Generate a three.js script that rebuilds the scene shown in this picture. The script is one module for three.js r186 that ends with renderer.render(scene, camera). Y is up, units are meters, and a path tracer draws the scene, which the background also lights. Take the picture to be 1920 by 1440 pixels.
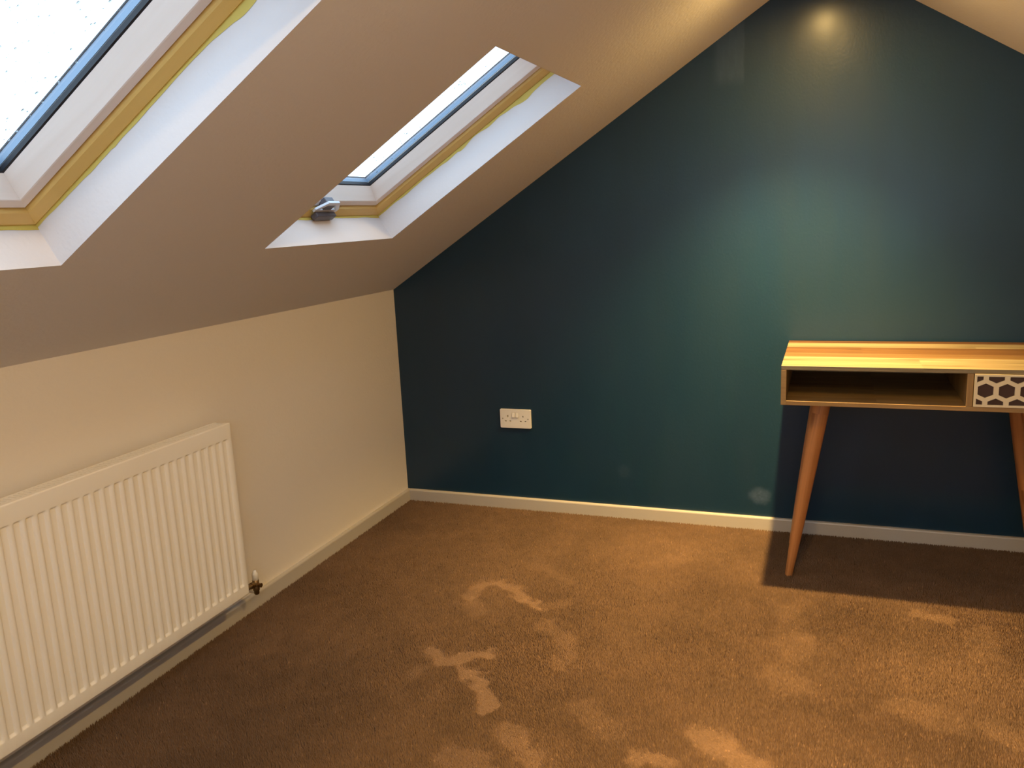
import * as THREE from 'three';
import { RoundedBoxGeometry } from 'three/addons/geometries/RoundedBoxGeometry.js';
import { mergeGeometries } from 'three/addons/utils/BufferGeometryUtils.js';

// ---------------------------------------------------------------- camera, sky, exposure
const scene = new THREE.Scene();
const camera = new THREE.PerspectiveCamera(2 * Math.atan(720 / 1559) * 180 / Math.PI, 1920 / 1440, 0.05, 60);
camera.position.set(1.8761, 1.3159, 3.3919);
camera.rotation.order = 'YXZ';
camera.rotation.set(-0.1977, 0.3695, -0.0469);
scene.add(camera);
scene.background = new THREE.Color().setRGB(2.15, 2.9, 3.7);          // even overcast daylight
const renderer = new THREE.WebGLRenderer({ antialias: true });
renderer.toneMapping = THREE.LinearToneMapping;
renderer.toneMappingExposure = 1.0;
renderer.shadowMap.enabled = true;
const LAMP = { color: new THREE.Color().setRGB(1.0, 0.64, 0.22), angle: 43.5, penumbra: 0.75, spill: 5.2, spillAngle: 89 };

// ---------------------------------------------------------------- measures (metres)
const KNEE = 1.0148, SLOPE = 0.5628, WIDTH = 3.6701, LENGTH = 4.05, RIDGE = 2.09, SKIRT = 0.0595, SKIRT_T = 0.016;
const CS = Math.cos(SLOPE), SN = Math.sin(SLOPE), TN = Math.tan(SLOPE);
const RIDGE_X0 = (RIDGE - KNEE) / TN, RIDGE_X1 = WIDTH - RIDGE_X0, U_RIDGE = RIDGE_X0 / CS;

// ---------------------------------------------------------------- helpers
let seed = 20240611;
const rnd = () => { seed = (seed * 1664525 + 1013904223) >>> 0; return seed / 4294967296; };
const hash = (x, y, s = 0) => { let h = (x * 374761393 + y * 668265263 + s * 2147483647) | 0; h = Math.imul(h ^ (h >>> 13), 1274126177); return ((h ^ (h >>> 16)) >>> 0) / 4294967296; };
function vnoise(x, y, s = 0) {
  const xi = Math.floor(x), yi = Math.floor(y), fx = x - xi, fy = y - yi, a = fx * fx * (3 - 2 * fx), b = fy * fy * (3 - 2 * fy);
  const l = (p, q, t) => p + (q - p) * t;
  return l(l(hash(xi, yi, s), hash(xi + 1, yi, s), a), l(hash(xi, yi + 1, s), hash(xi + 1, yi + 1, s), a), b);
}
const fbm = (x, y, s = 0, o = 4) => { let v = 0, a = 0.5, t = 0; for (let i = 0; i < o; i++) { v += a * vnoise(x, y, s + i); t += a; a *= 0.5; x *= 2.03; y *= 2.03; } return v / t; };
const smooth = (a, b, t) => { t = Math.min(1, Math.max(0, (t - a) / (b - a))); return t * t * (3 - 2 * t); };
function texture(w, h, f, color = false) {                        // f(u, v) -> [r, g, b] (0..1)
  const d = new Uint8Array(w * h * 4);
  for (let j = 0; j < h; j++) for (let i = 0; i < w; i++) {
    const c = f((i + 0.5) / w, (j + 0.5) / h), k = (j * w + i) * 4;
    for (let n = 0; n < 3; n++) d[k + n] = Math.max(0, Math.min(255, Math.round(255 * (c.length ? c[n] : c))));
    d[k + 3] = 255;
  }
  const t = new THREE.DataTexture(d, w, h); t.magFilter = THREE.LinearFilter; t.minFilter = THREE.LinearMipmapLinearFilter; t.generateMipmaps = true;
  t.wrapS = t.wrapT = THREE.RepeatWrapping; if (color) t.colorSpace = THREE.SRGBColorSpace; t.needsUpdate = true; return t;
}
const srgb = (v) => v <= 0.0031308 ? 12.92 * v : 1.055 * Math.pow(v, 1 / 2.4) - 0.055;
const lin = (r, g, b) => new THREE.Color().setRGB(r, g, b);
const std = (o) => new THREE.MeshStandardMaterial(o);
const phys = (o) => new THREE.MeshPhysicalMaterial(o);

const taken = {};
const numbered = (n) => { const k = taken[n] = (taken[n] ?? -1) + 1; return k ? n + '_' + String(k).padStart(3, '0') : n; };
function mesh(name, geometry, material, parent = scene, label) {
  const m = new THREE.Mesh(geometry, material); m.name = parent === scene ? numbered(name) : name;
  m.castShadow = m.receiveShadow = true; if (label) m.userData.label = label; parent.add(m); return m;
}
function group(name, parent = scene) { const g = new THREE.Group(); g.name = parent === scene ? numbered(name) : name; parent.add(g); return g; }
function tag(o, label, category, extra = {}) { Object.assign(o.userData, { label, category }, extra); return o; }
const structure = (o, label, category) => tag(o, label, category, { kind: 'structure' });
// uv in metres from the position, by the face's main direction; grain = the axis that becomes u
function metreUV(g, grain = 'x', off = [0, 0]) {
  g = g.index ? g.toNonIndexed() : g; g.computeBoundingBox();
  const p = g.attributes.position, uv = new Float32Array(p.count * 2), A = new THREE.Vector3(), B = new THREE.Vector3(), C = new THREE.Vector3();
  for (let i = 0; i < p.count; i += 3) {
    A.fromBufferAttribute(p, i); B.fromBufferAttribute(p, i + 1); C.fromBufferAttribute(p, i + 2);
    const n = B.clone().sub(A).cross(C.clone().sub(A)), ax = ['x', 'y', 'z'].sort((a, b) => Math.abs(n[b]) - Math.abs(n[a]))[0];
    const rest = ['x', 'y', 'z'].filter((k) => k !== ax), us = rest.includes(grain) ? grain : rest[0], vs = rest.find((k) => k !== us);
    [A, B, C].forEach((q, k) => { uv[2 * (i + k)] = q[us] + off[0]; uv[2 * (i + k) + 1] = q[vs] + off[1]; });
  }
  g.setAttribute('uv', new THREE.BufferAttribute(uv, 2)); return g;
}
function box(x0, x1, y0, y1, z0, z1, r = 0.002, grain = 'x', off) {
  const g = r > 0 ? new RoundedBoxGeometry(x1 - x0, y1 - y0, z1 - z0, 2, Math.min(r, (x1 - x0) / 2.01, (y1 - y0) / 2.01, (z1 - z0) / 2.01)) : new THREE.BoxGeometry(x1 - x0, y1 - y0, z1 - z0);
  g.translate((x0 + x1) / 2, (y0 + y1) / 2, (z0 + z1) / 2); return metreUV(g, grain, off);
}
function quads(list) {                                             // list of [a, b, c, d] corner arrays -> flat shaded geometry
  const pos = []; for (const [a, b, c, d] of list) pos.push(...a, ...b, ...c, ...a, ...c, ...d);
  const g = new THREE.BufferGeometry(); g.setAttribute('position', new THREE.Float32BufferAttribute(pos, 3)); g.computeVertexNormals(); return metreUV(g);
}
function extrude(pts, depth, holes = [], bevel) {
  const s = new THREE.Shape(pts.map((p) => new THREE.Vector2(...p)));
  for (const h of holes) s.holes.push(new THREE.Path(h.map((p) => new THREE.Vector2(...p))));
  return new THREE.ExtrudeGeometry(s, bevel ? { depth, bevelEnabled: true, bevelThickness: bevel, bevelSize: bevel, bevelOffset: -bevel, bevelSegments: 2 } : { depth, bevelEnabled: false });
}

// ---------------------------------------------------------------- materials
const plasterBump = texture(512, 512, (u, v) => { const n = fbm(u * 64, v * 64, 3, 3); return [n, n, n]; });
const rep = (t, sx, sy) => { const c = t.clone(); c.repeat.set(sx, sy); c.needsUpdate = true; return c; };
const M = {
  cream: std({ color: lin(0.78, 0.72, 0.65), roughness: 0.75, bumpMap: rep(plasterBump, 2, 2), bumpScale: 0.0006 }),
  ceiling: std({ color: lin(0.82, 0.79, 0.76), roughness: 0.8, bumpMap: rep(plasterBump, 2, 2), bumpScale: 0.0005 }),
  reveal: std({ color: lin(0.72, 0.67, 0.66), roughness: 0.6, bumpMap: rep(plasterBump, 2, 2), bumpScale: 0.0004 }),
  gloss: std({ color: lin(0.48, 0.44, 0.39), roughness: 0.35 }),
  radiator: std({ color: lin(0.88, 0.84, 0.77), roughness: 0.38 }),
  chrome: std({ color: lin(0.55, 0.5, 0.43), roughness: 0.28, metalness: 1 }),
  brass: std({ color: lin(0.3, 0.2, 0.1), roughness: 0.4, metalness: 1 }),
  plastic: std({ color: lin(0.8, 0.77, 0.73), roughness: 0.3 }),
  darkHole: std({ color: lin(0.02, 0.018, 0.015), roughness: 0.9 }),
  screw: std({ color: lin(0.4, 0.36, 0.3), roughness: 0.4, metalness: 1 }),
  gasket: std({ color: lin(0.012, 0.012, 0.016), roughness: 0.6 }),
  glass: phys({ color: lin(0.97, 0.99, 0.99), roughness: 0.0, transmission: 1, thickness: 0, ior: 1.5 }),
  cover: std({ color: lin(0.2, 0.27, 0.36), roughness: 0.5, metalness: 0 }),
  drop: phys({ color: lin(0.42, 0.45, 0.46), roughness: 0.0, transmission: 1, thickness: 0.002, ior: 1.33 }),
  tape: std({ color: lin(0.62, 0.48, 0.1), roughness: 0.7 }),
  handleDark: std({ color: lin(0.11, 0.1, 0.115), roughness: 0.45 }),
  handlePale: std({ color: lin(0.72, 0.74, 0.8), roughness: 0.3 }),
  lattice: std({ color: lin(0.72, 0.62, 0.44), roughness: 0.55 }),
  latticeBack: std({ color: lin(0.05, 0.02, 0.012), roughness: 0.6 }),
};
// wood: streaks along u, a knot of darker grain here and there; the tint of each board is in the material's colour
const grain = texture(1024, 512, (u, v) => {
  const w = 0.05 * fbm(u * 3, v * 7, 11, 3);
  const f = fbm(u * 5, (v + w) * 70, 21, 4), b = fbm(u * 1.5, (v + w) * 14, 31, 3), k = smooth(0.62, 0.8, fbm(u * 4, v * 18, 41, 3));
  const t = Math.min(1, Math.max(0, 0.55 + 0.55 * (f - 0.5) + 0.8 * (b - 0.5) - 0.35 * k));
  return [srgb(0.42 + 0.58 * t), srgb(0.36 + 0.64 * t), srgb(0.3 + 0.7 * t)];
}, true);
const grainSoft = texture(512, 512, (u, v) => { const w = 0.05 * fbm(u * 3, v * 7, 11, 3), t = 0.6 * fbm(u * 4, (v + w) * 60, 23, 3) + 0.4 * fbm(u * 2, (v + w) * 14, 33, 3); return [srgb(0.86 + 0.14 * t), srgb(0.82 + 0.18 * t), srgb(0.78 + 0.22 * t)]; }, true);
const grainFine = texture(512, 256, (u, v) => { const f = fbm(u * 10, v * 90, 51, 3); return [f, f, f]; });
const wood = (r, g, b, rough = 0.42, s = 1.1) => std({ color: lin(r, g, b), map: rep(grain, s, s * 2), roughness: rough, bumpMap: rep(grainFine, 1.5, 4), bumpScale: 0.0003 });
const W = {
  pale: wood(0.28, 0.225, 0.13), honey: wood(0.2, 0.118, 0.045), amber: wood(0.15, 0.075, 0.024), brown: wood(0.13, 0.06, 0.018), carcass: wood(0.42, 0.26, 0.1, 0.5),
  leg: wood(0.58, 0.25, 0.085, 0.4), pine: std({ color: lin(0.8, 0.53, 0.16), map: rep(grainSoft, 0.8, 1.6), roughness: 0.4 }), pinePale: std({ color: lin(0.9, 0.8, 0.73), map: rep(grainSoft, 0.8, 1.6), roughness: 0.4 }),
};
// the teal paint: rollered up and down, so the sheen runs in upright streaks; two soft-edged pale spots low on the wall
const tealMap = texture(1024, 640, (u, v) => {
  const x = u * 3.8, y = v * 2.4;
  let r = 0.004, g = 0.029, b = 0.06; const n = 0.92 + 0.16 * fbm(x * 5, y * 2, 61, 3); r *= n; g *= n; b *= n;
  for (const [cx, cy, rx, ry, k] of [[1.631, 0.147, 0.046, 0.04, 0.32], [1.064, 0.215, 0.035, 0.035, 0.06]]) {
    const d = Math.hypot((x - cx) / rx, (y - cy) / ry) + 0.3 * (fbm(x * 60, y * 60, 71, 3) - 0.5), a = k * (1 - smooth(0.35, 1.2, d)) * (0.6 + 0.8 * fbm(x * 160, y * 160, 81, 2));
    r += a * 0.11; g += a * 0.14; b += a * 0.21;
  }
  { const e = 0.004 * (fbm(x * 3, y * 50, 77, 2) - 0.5), a = (1 - smooth(1.551, 1.556, x + e)) * smooth(1.43, 1.47, x) * smooth(1.75, 1.81, y) * (0.7 + 0.6 * fbm(x * 90, y * 20, 79, 3)); r += a * 0.014; g += a * 0.018; b += a * 0.026; }   // a paler blue-grey patch, sharp on its right side
  return [srgb(r), srgb(g), srgb(b)];
}, true);
const tealRough = texture(1024, 512, (u, v) => { const n = 0.46 + 0.2 * (fbm(u * 26, v * 2.5, 91, 3) - 0.5) + 0.16 * (fbm(u * 60, v * 8, 95, 2) - 0.5); return [n, n, n]; });
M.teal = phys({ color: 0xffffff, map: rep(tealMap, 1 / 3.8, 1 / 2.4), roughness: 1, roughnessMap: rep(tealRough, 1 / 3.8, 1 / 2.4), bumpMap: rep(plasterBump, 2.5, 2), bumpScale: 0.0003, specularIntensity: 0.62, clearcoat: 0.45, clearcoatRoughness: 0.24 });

// ---------------------------------------------------------------- the shell
const OUT = 0.16;
// carpet: each tread mark is a stroke where the pile is trodden flat (paths in metres on the floor)
const treads = [[[[0.71, 0.90], [0.72, 0.79], [0.78, 0.76], [0.85, 0.81], [0.91, 0.87], [0.96, 0.91]], 0.9, 0.03], [[[0.72, 0.89], [0.78, 1.00]], 0.4, 0.03], [[[1.00, 0.90], [1.05, 0.85]], 0.4, 0.03], [[[0.81, 0.58], [0.94, 0.62], [1.01, 0.70]], 0.3, 0.035],
  [[[1.04, 1.01], [1.11, 1.08], [1.16, 1.13], [1.16, 1.25]], 0.4, 0.035], [[[0.74, 1.27], [0.81, 1.33], [0.84, 1.31], [0.87, 1.27], [0.92, 1.24]], 0.9, 0.032], [[[0.89, 1.35], [0.97, 1.41], [1.04, 1.50]], 0.95, 0.036], [[[0.75, 1.43], [0.76, 1.38]], 0.4, 0.03],
  [[[1.12, 1.59], [1.17, 1.64], [1.23, 1.69]], 0.6, 0.04], [[[1.28, 1.44], [1.37, 1.51]], 0.35, 0.05], [[[1.47, 1.60], [1.54, 1.60]], 0.7, 0.035], [[[1.61, 1.46], [1.68, 1.53], [1.72, 1.56]], 0.7, 0.055], [[[1.02, 1.74], [1.10, 1.73]], 0.5, 0.04],
  [[[1.78, 0.72], [1.81, 1.03]], 0.25, 0.05], [[[2.17, 0.64], [2.24, 0.65]], 0.5, 0.035], [[[2.34, 0.72], [2.33, 0.85]], 0.3, 0.05], [[[2.10, 1.20], [2.19, 1.24]], 0.3, 0.06], [[[2.30, 1.23], [2.33, 1.27]], 0.4, 0.05], [[[0.24, 1.45], [0.20, 1.32]], 0.2, 0.03],
  [[[0.45, 1.63], [0.45, 1.56]], 0.15, 0.04], [[[0.24, 1.05], [0.28, 1.02]], 0.2, 0.025], [[[1.80, 0.37], [1.88, 0.28]], 0.35, 0.03], [[[1.77, 0.50], [1.86, 0.46]], 0.3, 0.02], [[[0.13, 0.18], [0.15, 0.10]], 0.3, 0.02], [[[1.80, 0.87], [1.82, 0.88]], 0.4, 0.04],
  [[[1.76, 1.13], [1.82, 1.17]], 0.25, 0.06], [[[1.31, 0.45], [1.38, 0.38]], 0.2, 0.05]];
function tread(x, z) {
  let t = 0; const wx = x + 0.06 * (fbm(x * 28, z * 28, 101, 3) - 0.5), wz = z + 0.06 * (fbm(x * 30, z * 30, 105, 2) - 0.5);
  for (const [path, k, r] of treads) for (let i = 0; i + 1 < path.length; i++) {
    const [ax, az] = path[i], [bx, bz] = path[i + 1], dx = bx - ax, dz = bz - az;
    const s = Math.max(0, Math.min(1, ((wx - ax) * dx + (wz - az) * dz) / (dx * dx + dz * dz))), d = Math.hypot(wx - ax - s * dx, wz - az - s * dz);
    if (d < r * 1.3) t = Math.max(t, k * (1 - smooth(r * 0.5, r * 1.3, d)));
  }
  return t;
}
const carpetTone = (x, z) => 0.8 + 0.3 * (fbm(x * 4, z * 4, 111, 3) - 0.5) + 0.22 * (fbm(x * 22, z * 22, 121, 2) - 0.5);
const CARPET = [0.175, 0.103, 0.06];
M.carpetBase = std({ color: lin(...CARPET), roughness: 1 });
M.carpetTuft = std({ color: 0xffffff, roughness: 1 });
const floor = structure(mesh('floor', box(-OUT, WIDTH + OUT, -0.15, 0, -OUT, LENGTH + OUT, 0), M.carpetBase), 'brown cut-pile carpet with pale tread marks', 'floor');
{
  const step = 0.0048, nx = Math.floor((WIDTH - 2 * SKIRT_T) / step), nz = Math.floor((LENGTH - 2 * SKIRT_T) / step);
  const cone = new THREE.ConeGeometry(0.0037, 0.0112, 5, 1, true); cone.translate(0, 0.0052, 0);
  const pile = new THREE.InstancedMesh(cone, M.carpetTuft, nx * nz); pile.name = 'carpet_pile'; pile.userData.kind = 'stuff';
  pile.castShadow = pile.receiveShadow = true;
  const m = new THREE.Matrix4(), q = new THREE.Quaternion(), e = new THREE.Euler(), c = new THREE.Color();
  for (let i = 0, k = 0; i < nx; i++) for (let j = 0; j < nz; j++, k++) {
    const x = SKIRT_T + 0.003 + (i + 0.5 + (rnd() - 0.5) * 0.9) * step, z = SKIRT_T + 0.003 + (j + 0.5 + (rnd() - 0.5) * 0.9) * step, t = tread(x, z);
    const lean = fbm(x * 3, z * 3, 131, 2) - 0.5, s = 0.9 + 0.25 * rnd();
    e.set(0.3 * (rnd() - 0.5) + lean * 0.5, rnd() * 6.28, 0.3 * (rnd() - 0.5) - lean * 0.4); q.setFromEuler(e);
    m.compose(new THREE.Vector3(x, 0, z), q, new THREE.Vector3(s * (1 + 0.3 * t), s * (1 - (0.75 + 0.25 * rnd()) * t), s * (1 + 0.3 * t))); pile.setMatrixAt(k, m);
    const v = carpetTone(x, z) * (0.92 + 0.16 * rnd() + (rnd() < 0.009 ? 0.5 : 0)) ; c.setRGB(CARPET[0] * v, CARPET[1] * v, CARPET[2] * v); pile.setColorAt(k, c);
  }
  floor.add(pile);
}
const GW = [[0.78, 0.95], [2.89, 0.95], [2.89, 1.4], [2.1, 1.9], [1.57, 1.9], [0.78, 1.4]];                  // the gable window that the sheen of the teal wall mirrors
const gable = (z0, z1, m, name, holes = []) => {
  const o = 0.06, w = WIDTH; const g = extrude([[-o, -0.1], [w + o, -0.1], [w + o, KNEE], [RIDGE_X1, RIDGE + o], [RIDGE_X0, RIDGE + o], [-o, KNEE]], z1 - z0, holes); g.translate(0, 0, z0);
  return mesh(name, metreUV(g), m);
};
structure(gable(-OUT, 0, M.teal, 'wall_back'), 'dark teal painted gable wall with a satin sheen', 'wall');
structure(gable(LENGTH, LENGTH + OUT, M.cream, 'wall_front', [GW]), 'cream painted gable wall facing the teal one', 'wall');
structure(mesh('wall_left', box(-OUT, 0, -0.1, KNEE + 0.02, -OUT, LENGTH + OUT, 0), M.cream), 'low cream knee wall behind the white radiator', 'wall');
structure(mesh('wall_right', box(WIDTH, WIDTH + OUT, -0.1, KNEE + 0.02, -OUT, LENGTH + OUT, 0), M.cream), 'low cream knee wall across the room from the radiator', 'wall');

// sloped ceilings: built in the slope's own axes (x up the slope, y outwards, z along the room)
const WIN = { u0: 0.462, u1: 1.317, w: 0.739, z: [0.6878, 2.1004] }, SLAB = 0.2, LINING = 0.002;
const ceiling = structure(group('ceiling'), 'cream sloped ceiling meeting in a narrow flat ridge', 'ceiling');
function slopePanel(holes) {
  const a = -0.3, b = U_RIDGE + 0.02;
  const g = extrude([[a, 0 - OUT], [b, 0 - OUT], [b, LENGTH + OUT], [a, LENGTH + OUT]], SLAB, holes);
  g.rotateX(Math.PI / 2); g.scale(1, -1, 1);                        // shape (u, z) extruded outwards
  const ix = g.index; if (ix) { const k = ix.array; for (let i = 0; i < k.length; i += 3) { const t = k[i]; k[i] = k[i + 1]; k[i + 1] = t; } } else {
    const p = g.attributes.position.array; for (let i = 0; i < p.length; i += 9) for (let n = 0; n < 3; n++) { const t = p[i + n]; p[i + n] = p[i + 3 + n]; p[i + 3 + n] = t; }
  }
  g.deleteAttribute('normal'); g.computeVertexNormals(); return metreUV(g, 'x');
}
const holes = WIN.z.map((z) => [[WIN.u0 - LINING, z - LINING], [WIN.u0 - LINING, z + WIN.w + LINING], [WIN.u1 + LINING, z + WIN.w + LINING], [WIN.u1 + LINING, z - LINING]]);
const left = mesh('sloped_panel', slopePanel(holes), M.ceiling, ceiling); left.position.set(0, KNEE, 0); left.rotation.z = SLOPE;
const right = mesh('sloped_panel', slopePanel([]), M.ceiling, ceiling); right.position.set(WIDTH, KNEE, LENGTH); right.rotation.set(0, Math.PI, SLOPE);
mesh('ridge_strip', box(RIDGE_X0 - 0.05, RIDGE_X1 + 0.05, RIDGE, RIDGE + 0.12, -OUT, LENGTH + OUT, 0), M.ceiling, ceiling);

// skirting boards
function skirting(name, len, place, label) {
  const g = extrude([[0, -0.02], [SKIRT_T, -0.02], [SKIRT_T, SKIRT - 0.006], [SKIRT_T - 0.0015, SKIRT - 0.002], [SKIRT_T - 0.005, SKIRT], [0, SKIRT]], len);
  place(g); return structure(mesh(name, metreUV(g), M.gloss), label, 'skirting');
}
skirting('baseboard_left', LENGTH, () => {}, 'off-white skirting board under the radiator');
skirting('baseboard_back', WIDTH - SKIRT_T, (g) => { g.rotateY(-Math.PI / 2); g.translate(WIDTH, 0, 0); }, 'off-white skirting board along the teal wall');
skirting('baseboard_right', LENGTH, (g) => { g.rotateY(Math.PI); g.translate(WIDTH, 0, LENGTH); }, 'off-white skirting board on the wall across from the radiator');
skirting('baseboard_front', WIDTH - 2 * SKIRT_T, (g) => { g.rotateY(Math.PI / 2); g.translate(SKIRT_T, 0, LENGTH); }, 'off-white skirting board facing the teal wall');

// ---------------------------------------------------------------- roof windows
// a mitred rail on one side of a rectangle: profile = closed loop of [inset, depth]
function rail(profile, z0, z1, side) {
  const corner = (i, d, k) => {
    const a = [WIN.u0 + i, WIN.u1 - i], b = [z0 + i, z1 - i];
    if (side === 0) return [a[0], d, b[k]]; if (side === 1) return [a[k], d, b[0]]; if (side === 2) return [a[1], d, b[1 - k]]; return [a[1 - k], d, b[1]];
  };
  const list = [], n = profile.length;
  const area = profile.reduce((s, p, j) => { const q = profile[(j + 1) % n]; return s + p[0] * q[1] - q[0] * p[1]; }, 0);
  const P = area > 0 ? profile : [...profile].reverse();
  for (let j = 0; j < n; j++) { const p = P[j], q = P[(j + 1) % n]; list.push([corner(p[0], p[1], 1), corner(p[0], p[1], 0), corner(q[0], q[1], 0), corner(q[0], q[1], 1)]); }
  const flip = side === 0 || side === 2 ? list : list;
  const g = quads(flip); return metreUV(g, side % 2 ? 'x' : 'z');
}
function ring(profile, z0, z1) { return mergeGeometries([0, 1, 2, 3].map((s) => rail(profile, z0, z1, s))); }
function roofWindow(name, z0, drops, label) {
  const z1 = z0 + WIN.w, w = structure(group(name), label, 'window');
  w.position.set(0, KNEE, 0); w.rotation.z = SLOPE;
  const lining = [[-LINING, 0.0], [0, 0.0], [0, 0.103], [-LINING, 0.103]];
  for (let s = 0; s < 4; s++) mesh('reveal_panel', rail(lining, z0, z1, s), M.reveal, w, s ? undefined : 'white painted reveal');
  const frame = group('frame', w);
  for (let s = 0; s < 4; s++) mesh('frame_rail', rail([[0, 0.1], [0.004, 0.099], [0.024, 0.112], [0.026, 0.116], [0.026, 0.2], [0, 0.2]], z0, z1, s), W.pine, frame);
  const sash = group('sash', w);
  for (let s = 0; s < 4; s++) mesh('sash_rail', rail([[0.0295, 0.2], [0.0295, 0.124], [0.0315, 0.121], [0.047, 0.1255], [0.049, 0.127], [0.07, 0.174], [0.07, 0.1895], [0.05, 0.1895], [0.05, 0.2]], z0, z1, s), W.pinePale, sash);
  mesh('gasket', ring([[0.069, 0.174], [0.0735, 0.177], [0.0735, 0.1865], [0.069, 0.1865]], z0, z1), M.gasket, sash, 'black rubber glazing gasket');
  mesh('glazing_cover', ring([[0.05, 0.1896], [0.0722, 0.1896], [0.0722, 0.207], [0.05, 0.212]], z0, z1), M.cover, sash, 'blue-grey metal glazing cover outside the pane');
  mesh('cover_lip', ring([[0.0705, 0.2065], [0.074, 0.2065], [0.074, 0.2095], [0.0705, 0.2095]], z0, z1), M.gasket, sash);
  const i = 0.066; mesh('pane', quads([[[WIN.u0 + i, 0.188, z0 + i], [WIN.u1 - i, 0.188, z0 + i], [WIN.u1 - i, 0.188, z1 - i], [WIN.u0 + i, 0.188, z1 - i]]]), M.glass, sash);
  // yellow masking tape left along the joint of frame and reveal, torn unevenly
  for (let s = 0; s < 4; s++) {
    const len = s % 2 ? WIN.u1 - WIN.u0 : WIN.w, n = Math.round(len / 0.012), L = [];
    const wid = (t) => 0.003 + 0.017 * Math.pow(fbm(t * 9 + s * 13, z0 * 7, 141, 3), 1.3) * (fbm(t * 2.2 + s * 5, z0, 151, 2) > 0.4 ? 1.25 : 0.8);
    const at = (t, d) => { const e = 0.0007; return s === 0 ? [WIN.u0 + e, d, z0 + t] : s === 1 ? [WIN.u0 + t, d, z0 + e] : s === 2 ? [WIN.u1 - e, d, z0 + t] : [WIN.u0 + t, d, z1 - e]; };
    for (let k = 0; k < n; k++) { const a = k / n * len, b = (k + 1) / n * len; L.push([at(a, 0.101), at(b, 0.101), at(b, 0.101 - wid(b)), at(a, 0.101 - wid(a))]); }
    mesh('masking_tape', quads(L), M.tape, w, s ? undefined : 'torn yellow masking tape');
  }
  // the latch in the middle of the bottom rail
  const zc = (z0 + z1) / 2 + 0.005, u = WIN.u0, h = group('latch', w);
  mesh('grip', box(u + 0.004, u + 0.030, 0.082, 0.100, zc - 0.052, zc + 0.056, 0.004), M.handleDark, h, 'dark grey latch grip');
  const hs = extrude([[0, -0.062], [0.014, -0.066], [0.05, -0.03], [0.05, 0.03], [0.014, 0.066], [0, 0.062]], 0.006, [[[0.012, -0.048], [0.012, 0.048], [0.036, 0.022], [0.036, -0.022]]], 0.001);
  hs.rotateX(Math.PI / 2); hs.translate(u + 0.026, 0.106, zc); mesh('plate', metreUV(hs), M.handlePale, h, 'pale latch plate');
  mesh('stem', box(u + 0.036, u + 0.066, 0.1, 0.13, zc - 0.024, zc + 0.024, 0.003), M.handleDark, h);
  if (drops) {
    const list = [], unit = new THREE.SphereGeometry(1, 7, 5);
    for (let k = 0; k < drops; k++) {
      const r = 0.0008 + 0.0022 * Math.pow(rnd(), 3), g = unit.clone(); g.scale(r * (1 + 0.5 * rnd()), r * 0.55, r);
      g.translate(WIN.u0 + 0.09 + rnd() * (WIN.u1 - WIN.u0 - 0.18), 0.1887, z0 + 0.09 + rnd() * (WIN.w - 0.18)); list.push(g);
    }
    const d = mesh('raindrops', mergeGeometries(list), M.drop, sash); d.userData.kind = 'stuff';
  }
  return w;
}
roofWindow('window_1', WIN.z[1], 700, 'pine roof window with rain drops on its pane, set above the radiator');
roofWindow('window_2', WIN.z[0], 350, 'pine roof window with a dark latch, set close to the teal wall');

{
  const w = structure(group('window_3'), 'white gable window following the roof line, facing the teal wall', 'window'), z0 = LENGTH + 0.05, c = [1.835, 1.33];
  const inner = GW.map(([x, y]) => [x + (x < c[0] ? 0.05 : -0.05), y + (y < c[1] ? 0.05 : y < 1.5 ? -0.028 : -0.05)]);
  const f = extrude(GW, 0.06, [inner]); f.translate(0, 0, z0); mesh('frame', metreUV(f), M.reveal, w);
  const bars = [1.3, 2.37]; for (const x of bars) mesh('mullion', box(x - 0.02, x + 0.02, 1.0, 1.69, z0 + 0.005, z0 + 0.055, 0.003), M.reveal, w);
  const cut = (list) => { const g = new THREE.ShapeGeometry(new THREE.Shape(list.map((p) => new THREE.Vector2(...p)))); g.translate(0, 0, z0 + 0.03); return g; };
  const I = inner, edge = (x) => I[5][1] + (I[4][1] - I[5][1]) * (x - I[5][0]) / (I[4][0] - I[5][0]), yl = edge(1.28), ym = edge(1.32);
  mesh('pane', cut([I[0], [1.28, I[0][1]], [1.28, yl], I[5]]), M.glass, w);
  mesh('pane', cut([[1.32, I[0][1]], [2.35, I[0][1]], [2.35, ym], I[3], I[4], [1.32, ym]]), M.glass, w);
  mesh('pane', cut([[2.39, I[0][1]], I[1], I[2], [2.39, yl]]), M.glass, w);
  mesh('sill', box(0.75, 2.92, 0.93, 0.95, LENGTH - 0.03, LENGTH + 0.05, 0.004), M.reveal, w);
}

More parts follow.
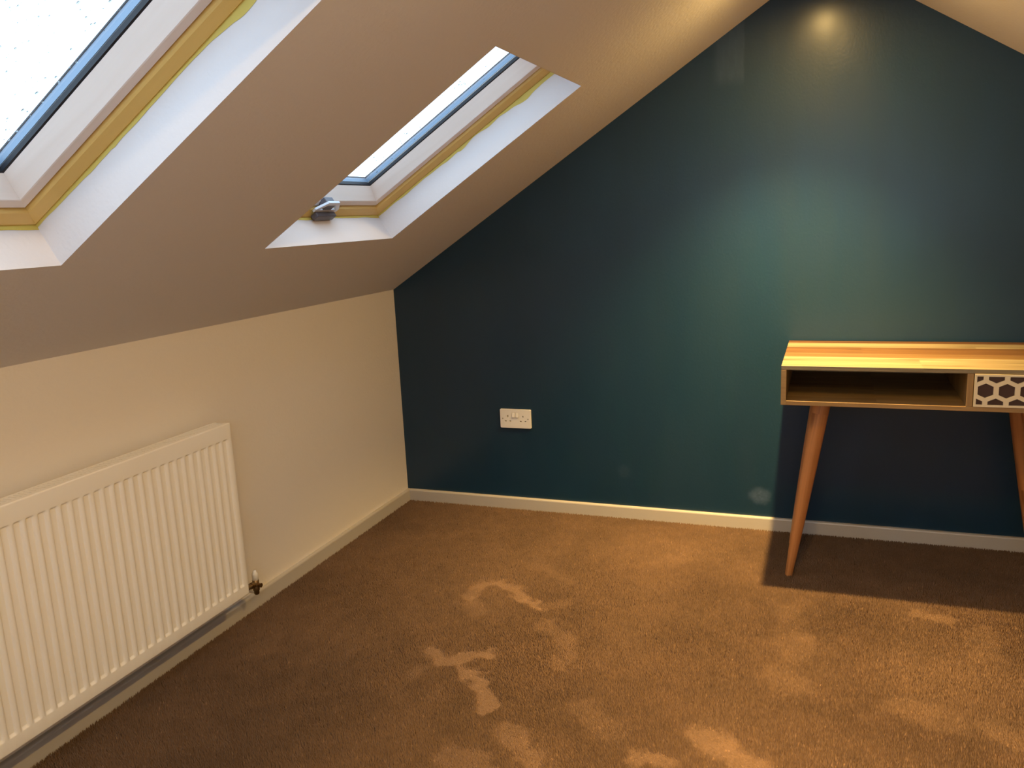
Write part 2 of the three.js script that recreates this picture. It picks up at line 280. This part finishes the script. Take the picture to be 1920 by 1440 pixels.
// ---------------------------------------------------------------- ridge downlights
function downlight(z, aim, candela, label) {
  const d = tag(group('downlight'), label, 'downlight', { group: 'downlights along the ridge' });
  d.position.set((RIDGE_X0 + RIDGE_X1) / 2 - 0.008, RIDGE, z);
  const prof = [[0.03, 0.0], [0.032, -0.003], [0.038, -0.006], [0.043, -0.005], [0.044, 0.0]].map((p) => new THREE.Vector2(...p));
  mesh('trim_ring', new THREE.LatheGeometry(prof, 40), M.plastic, d);
  const lens = new THREE.CylinderGeometry(0.031, 0.031, 0.002, 32); lens.translate(0, -0.0005, 0);
  mesh('lens', lens, std({ color: lin(0.9, 0.85, 0.75), emissive: LAMP.color, emissiveIntensity: 12, roughness: 0.5 }), d);
  // the lamp's beam, tilted in its gimbal, and the weaker spill all round it
  for (const [name, cd, angle, pen, to] of [['beam', candela, LAMP.angle, LAMP.penumbra, aim], ['spill', LAMP.spill, LAMP.spillAngle, 0.65, [0, -1, 0]]]) {
    const s = new THREE.SpotLight(LAMP.color, cd, 0, angle * Math.PI / 180, pen, 2);
    s.position.set(0, -0.008, 0); s.target.position.set(...to); s.castShadow = true; s.shadow.radius = 1.2; s.shadow.mapSize.set(1024, 1024); s.shadow.bias = -0.0005;
    s.name = name; d.add(s, s.target);
  }
  return d;
}
downlight(0.57, [-0.16, -2.1, -0.06], 45, 'round white ridge downlight above the wooden desk');
downlight(2.3, [0.3, -2.1, 0], 28, 'round white ridge downlight level with the rain-spotted roof window');
downlight(3.6, [0, -1, 0], 34, 'round white ridge downlight at the end away from the teal wall');

// ---------------------------------------------------------------- radiator
{
  const F = 0.1, y0 = 0.1299, y1 = 0.7158, z0 = 1.3078, ribs = 36, pitch = 0.0334, z1 = z0 + 0.03 + ribs * pitch;
  const r = tag(group('radiator'), 'white fluted panel radiator on the cream knee wall', 'radiator');
  const zs = [z0, z0 + 0.004, z0 + 0.012]; const prof = [[0.14, 0], [0.24, 0.5], [0.3, 0.9], [0.36, 1], [0.68, 1], [0.74, 0.9], [0.8, 0.5], [0.9, 0], [1.0, 0]], cut = [0, 0, 0];
  for (let k = 0; k < ribs; k++) for (const [t, d] of prof) { zs.push(z0 + 0.015 + (k + t) * pitch); cut.push(d); }
  zs.push(z1 - 0.004, z1); cut.push(0, 0);
  const ys = [[y0, 0], [y0 + 0.004, 0], [y0 + 0.034, 0], [y0 + 0.037, 0.3], [y0 + 0.044, 1], [y0 + 0.06, 1], [y0 + 0.2, 1], [y0 + 0.4, 1], [y1 - 0.066, 1], [y1 - 0.055, 1], [y1 - 0.0505, 0.4], [y1 - 0.048, 0], [y1 - 0.004, 0], [y1, 0]];
  const depth = 0.007, pos = [], idx = [], nz = zs.length, ny = ys.length;
  for (let j = 0; j < ny; j++) for (let i = 0; i < nz; i++) { const e = (i === 0 || i === nz - 1 || j === 0 || j === ny - 1) ? 0.003 : 0; pos.push(F - depth * cut[i] * ys[j][1] - e, ys[j][0], zs[i]); }
  for (let j = 0; j + 1 < ny; j++) for (let i = 0; i + 1 < nz; i++) { const a = j * nz + i, b = a + 1, c = a + nz, d = c + 1; idx.push(a, c, b, b, c, d); }
  const g = new THREE.BufferGeometry(); g.setAttribute('position', new THREE.Float32BufferAttribute(pos, 3)); g.setIndex(idx); g.computeVertexNormals();
  g.setAttribute('uv', new THREE.Float32BufferAttribute(pos.flatMap((v, k) => k % 3 ? [v] : []), 2));
  const back = box(F - 0.02, F - 0.006, y0 + 0.001, y1 - 0.001, z0 + 0.0005, z1 - 0.0005, 0.003); 
  const gf = g.toNonIndexed();
  mesh('front_panel', mergeGeometries([gf, back]), M.radiator, r);
  mesh('rear_panel', box(0.034, 0.045, y0 + 0.004, y1 - 0.006, z0 + 0.004, z1 - 0.004, 0.003), M.radiator, r);
  const fins = []; for (let k = 0; k < 60; k++) { const z = z0 + 0.03 + k * (z1 - z0 - 0.06) / 59; fins.push(box(0.046, F - 0.021, y0 + 0.05, y1 - 0.05, z, z + 0.0012, 0)); }
  const cf = mesh('convector_fins', mergeGeometries(fins), M.radiator, r); cf.userData.kind = 'stuff';
  for (const [a, b] of [[z0 - 0.0012, z0 + 0.0008], [z1 - 0.0008, z1 + 0.0012]]) mesh('side_panel', box(0.036, F - 0.004, y0 + 0.006, y1 - 0.003, a, b, 0.0006), M.radiator, r);
  const gr = []; for (let k = 0; k < 90; k++) { const z = z0 + 0.012 + k * (z1 - z0 - 0.03) / 89; gr.push(box(0.044, F - 0.01, y1 - 0.006, y1 - 0.002, z, z + 0.0115, 0)); }
  gr.push(box(0.036, 0.046, y1 - 0.007, y1 - 0.0015, z0, z1, 0.001), box(F - 0.024, F - 0.006, y1 - 0.007, y1 - 0.0015, z0, z1, 0.001));
  mesh('top_grille', mergeGeometries(gr), M.radiator, r);
  for (const z of [z0 + 0.18, z1 - 0.18]) mesh('wall_bracket', box(0.001, 0.036, y0 + 0.06, y1 - 0.04, z, z + 0.03, 0.002), M.radiator, r);
  // lockshield valve at the end by the teal wall
  const v = group('lockshield_valve', r), vx = 0.062, vz = 1.229;
  const lathe = (pts, n = 20) => { const l = new THREE.LatheGeometry(pts.map((p) => new THREE.Vector2(...p)), n); return l; };
  const body = lathe([[0.0001, 0.086], [0.007, 0.086], [0.009, 0.089], [0.0095, 0.1], [0.0115, 0.102], [0.0115, 0.112], [0.0095, 0.115], [0.011, 0.12], [0.0112, 0.139], [0.0001, 0.139]]); body.translate(vx, 0, vz);
  mesh('body', body, M.brass, v, 'dark brass valve body');
  const cap = lathe([[0.0001, 0.138], [0.0105, 0.138], [0.0108, 0.158], [0.0085, 0.1645], [0.0062, 0.167], [0.0055, 0.172], [0.0001, 0.1725]]); cap.translate(vx, 0, vz);
  mesh('cap', cap, M.plastic, v, 'white plastic valve cap');
  const nut = new THREE.CylinderGeometry(0.0125, 0.0125, 0.013, 6); nut.rotateX(Math.PI / 2); nut.translate(vx, 0.126, vz + 0.018);
  const tail = new THREE.CylinderGeometry(0.0085, 0.0085, 0.07, 16); tail.rotateX(Math.PI / 2); tail.translate(vx, 0.126, vz + 0.05);
  const side = new THREE.CylinderGeometry(0.006, 0.008, 0.014, 8); side.rotateZ(Math.PI / 2); side.translate(vx + 0.014, 0.12, vz - 0.002);
  mesh('union_nut', mergeGeometries([nut, tail, side].map((q) => q.toNonIndexed())), M.brass, v);
const pipe = new THREE.CylinderGeometry(0.005, 0.005, vx - 0.002, 16); pipe.rotateZ(Math.PI / 2); pipe.translate(vx / 2 + 0.001, 0.093, vz); mesh('pipe', pipe, M.plastic, v);
}

// ---------------------------------------------------------------- double wall socket
{
  const s = tag(group('wall_socket'), 'white double wall socket with two switches on the teal wall', 'socket');
  s.position.set(0.5011 + 0.073, 0.3868 + 0.043, 0);
  const w = 0.073, h = 0.043, rr = 0.004, pts = [];
  for (const [cx, cy, a] of [[w - rr, h - rr, 0], [-w + rr, h - rr, 1], [-w + rr, -h + rr, 2], [w - rr, -h + rr, 3]]) for (let k = 0; k <= 4; k++) { const t = (a + k / 4) * Math.PI / 2; pts.push([cx + rr * Math.cos(t), cy + rr * Math.sin(t)]); }
  const rect = (cx, cy, a, b) => [[cx - a, cy - b], [cx - a, cy + b], [cx + a, cy + b], [cx + a, cy - b]];
  const slots = []; for (const c of [-0.036, 0.036]) slots.push(rect(c, 0.0105, 0.0022, 0.0043), rect(c - 0.011, -0.0115, 0.0034, 0.0022), rect(c + 0.011, -0.0115, 0.0034, 0.0022));
  const rock = [[-0.0115, 0.016], [0.0115, 0.016]], rh = rock.map(([x, y]) => rect(x * 0.78, y, 0.0068, 0.0115));
  const plate = extrude(pts, 0.008, [...slots, ...rh], 0.0012); mesh('faceplate', metreUV(plate), M.plastic, s);
  mesh('dark_backing', box(-0.06, 0.06, -0.03, 0.03, 0.0005, 0.0016, 0), M.darkHole, s);  // thin dark sheet: the shade inside the slots is put into its colour
  for (const [x, y] of rock) { const g = box(-0.0062, 0.0062, -0.0108, 0.0108, 0, 0.006, 0.0015); g.rotateX(-0.16); g.translate(x * 0.78, y, 0.0055); mesh('rocker_switch', g, M.plastic, s); }
  for (const x of [-0.0602, 0.0602]) { const g = new THREE.CylinderGeometry(0.0028, 0.0028, 0.0016, 14); g.rotateX(Math.PI / 2); g.translate(x, 0.0, 0.0094); mesh('screw', g, M.screw, s); }
}

// ---------------------------------------------------------------- desk
{
  const x0 = 1.7335, x1 = 2.6155, yb = 0.6625, yt = 0.7955, zb = 0.012, zf = 0.557, T = 0.0165;
  const d = tag(group('console_desk'), 'wooden console desk with open shelf, fretwork drawer and splayed tapering legs', 'desk');
  const top = group('desk_top', d), planks = [[zb, 0.065, W.brown], [0.065, 0.165, W.pale], [0.165, 0.3, W.amber], [0.3, 0.375, W.honey], [0.375, zf, W.pale]];
  planks.forEach(([a, b, m], k) => mesh('plank', box(x0, x1, yt - 0.0145, yt, a + 0.0001, b - 0.0001, 0.0012, 'x', [k * 0.37, k * 0.21]), m, top));
  mesh('side_panel', box(x0, x0 + T, yb, yt - 0.0147, zb, zf, 0.001, 'z'), W.carcass, d);
  mesh('side_panel', box(x1 - T, x1, yb, yt - 0.0147, zb, zf, 0.001, 'z'), W.carcass, d);
  mesh('bottom_panel', box(x0 + T, x1 - T, yb, yb + 0.0145, zb, zf - 0.0003, 0.001, 'x', [0.4, 0.3]), W.carcass, d);
  mesh('shelf_lining', box(x0 + T, 2.279, yb + 0.0146, yb + 0.0154, zb + 0.012, zf - 0.006, 0, 'x', [0.7, 0.3]), W.carcass, d);
  mesh('back_panel', box(x0 + T, x1 - T, yb + 0.0145, yt - 0.0147, zb + 0.001, zb + 0.011, 0, 'x'), W.carcass, d);
  mesh('divider', box(2.2795, 2.297, yb + 0.0145, yt - 0.0147, zb + 0.011, zf - 0.0003, 0.001, 'y'), W.carcass, d);
  // drawer with a honeycomb fret on its front
  const dr = group('drawer', d), a0 = 2.2995, a1 = x1 - T - 0.0025, b0 = yb + 0.0155, b1 = yt - 0.0157;
  mesh('drawer_box', box(a0 + 0.002, a1 - 0.002, b0 + 0.002, b1 - 0.002, 0.06, zf - 0.012, 0.001), W.carcass, dr);
  mesh('drawer_front', box(a0, a1, b0, b1, zf - 0.012, zf - 0.004, 0.001), M.latticeBack, dr, 'dark brown drawer front');
  const rim = 0.0065, hx = 0.057, vy = 0.0462, cx0 = 2.3305, cy0 = (b0 + b1) / 2, lo = [a0 + rim, b0 + rim], hi = [a1 - rim, b1 - rim];
  const clip = (poly) => {
    for (const [ax, v, s] of [[0, lo[0], 1], [0, hi[0], -1], [1, lo[1], 1], [1, hi[1], -1]]) {
      const out = [];
      poly.forEach((p, k) => { const q = poly[(k + 1) % poly.length], ip = s * (p[ax] - v) >= 0, iq = s * (q[ax] - v) >= 0; if (ip) out.push(p); if (ip !== iq) { const t = (v - p[ax]) / (q[ax] - p[ax]); out.push([p[0] + t * (q[0] - p[0]), p[1] + t * (q[1] - p[1])]); } });
      poly = out; if (poly.length < 3) return null;
    }
    return poly;
  };
  const cells = [];
  for (let row = -2; row <= 2; row++) for (let k = -2; k < 8; k++) {
    const cx = cx0 + (k + (row % 2 ? 0.5 : 0)) * hx, cy = cy0 + row * vy;
    const c = clip([[0.0214, 0.0128], [0.0214, -0.0128], [0, -0.0231], [-0.0214, -0.0128], [-0.0214, 0.0128], [0, 0.0231]].map(([p, q]) => [cx + p, cy + q]));
    if (!c) continue; const ar = Math.abs(c.reduce((s, p, n) => { const q = c[(n + 1) % c.length]; return s + p[0] * q[1] - q[0] * p[1]; }, 0) / 2); if (ar > 2e-5) cells.push(c);
  }
  const fret = extrude([[a0, b0], [a1, b0], [a1, b1], [a0, b1]], 0.006, cells); fret.translate(0, 0, zf - 0.004); mesh('honeycomb_fret', metreUV(fret), M.lattice, dr, 'cream honeycomb fretwork');
  // four splayed legs
  for (const [sx, sz] of [[-1, 1], [1, 1], [-1, -1], [1, -1]]) {
    const tx = sx < 0 ? x0 + 0.131 : x1 - 0.131, fx = sx < 0 ? x0 + 0.031 : x1 - 0.031, tz = sz > 0 ? 0.40 : 0.17, fz = sz > 0 ? 0.433 : 0.137;
    const A = new THREE.Vector3(fx, 0.002, fz), B = new THREE.Vector3(tx, yb + 0.012, tz), L = A.distanceTo(B);
    const prof = [[0.0001, 0], [0.0118, 0], [0.0128, 0.002], [0.0205, L * 0.3], [0.0265, L * 0.62], [0.031, L * 0.92], [0.0312, L * 0.945], [0.0312, L]].map((p) => new THREE.Vector2(...p));
    const g = new THREE.LatheGeometry(prof, 28), p = g.attributes.position, uv = g.attributes.uv; for (let i = 0; i < p.count; i++) uv.setXY(i, p.getY(i) + sx * 0.3 + sz * 0.6, uv.getX(i) * 0.2);
    const m = mesh('leg', g, W.leg, d); m.position.copy(A); m.quaternion.setFromUnitVectors(new THREE.Vector3(0, 1, 0), B.clone().sub(A).normalize());
  }
  const plates = [[0.17, -1], [0.40, 1]]; for (const [z] of plates) mesh('leg_rail', box(x0 + 0.07, x1 - 0.07, yb - 0.012, yb, z - 0.03, z + 0.03, 0.002), W.leg, d);
}

renderer.render(scene, camera);
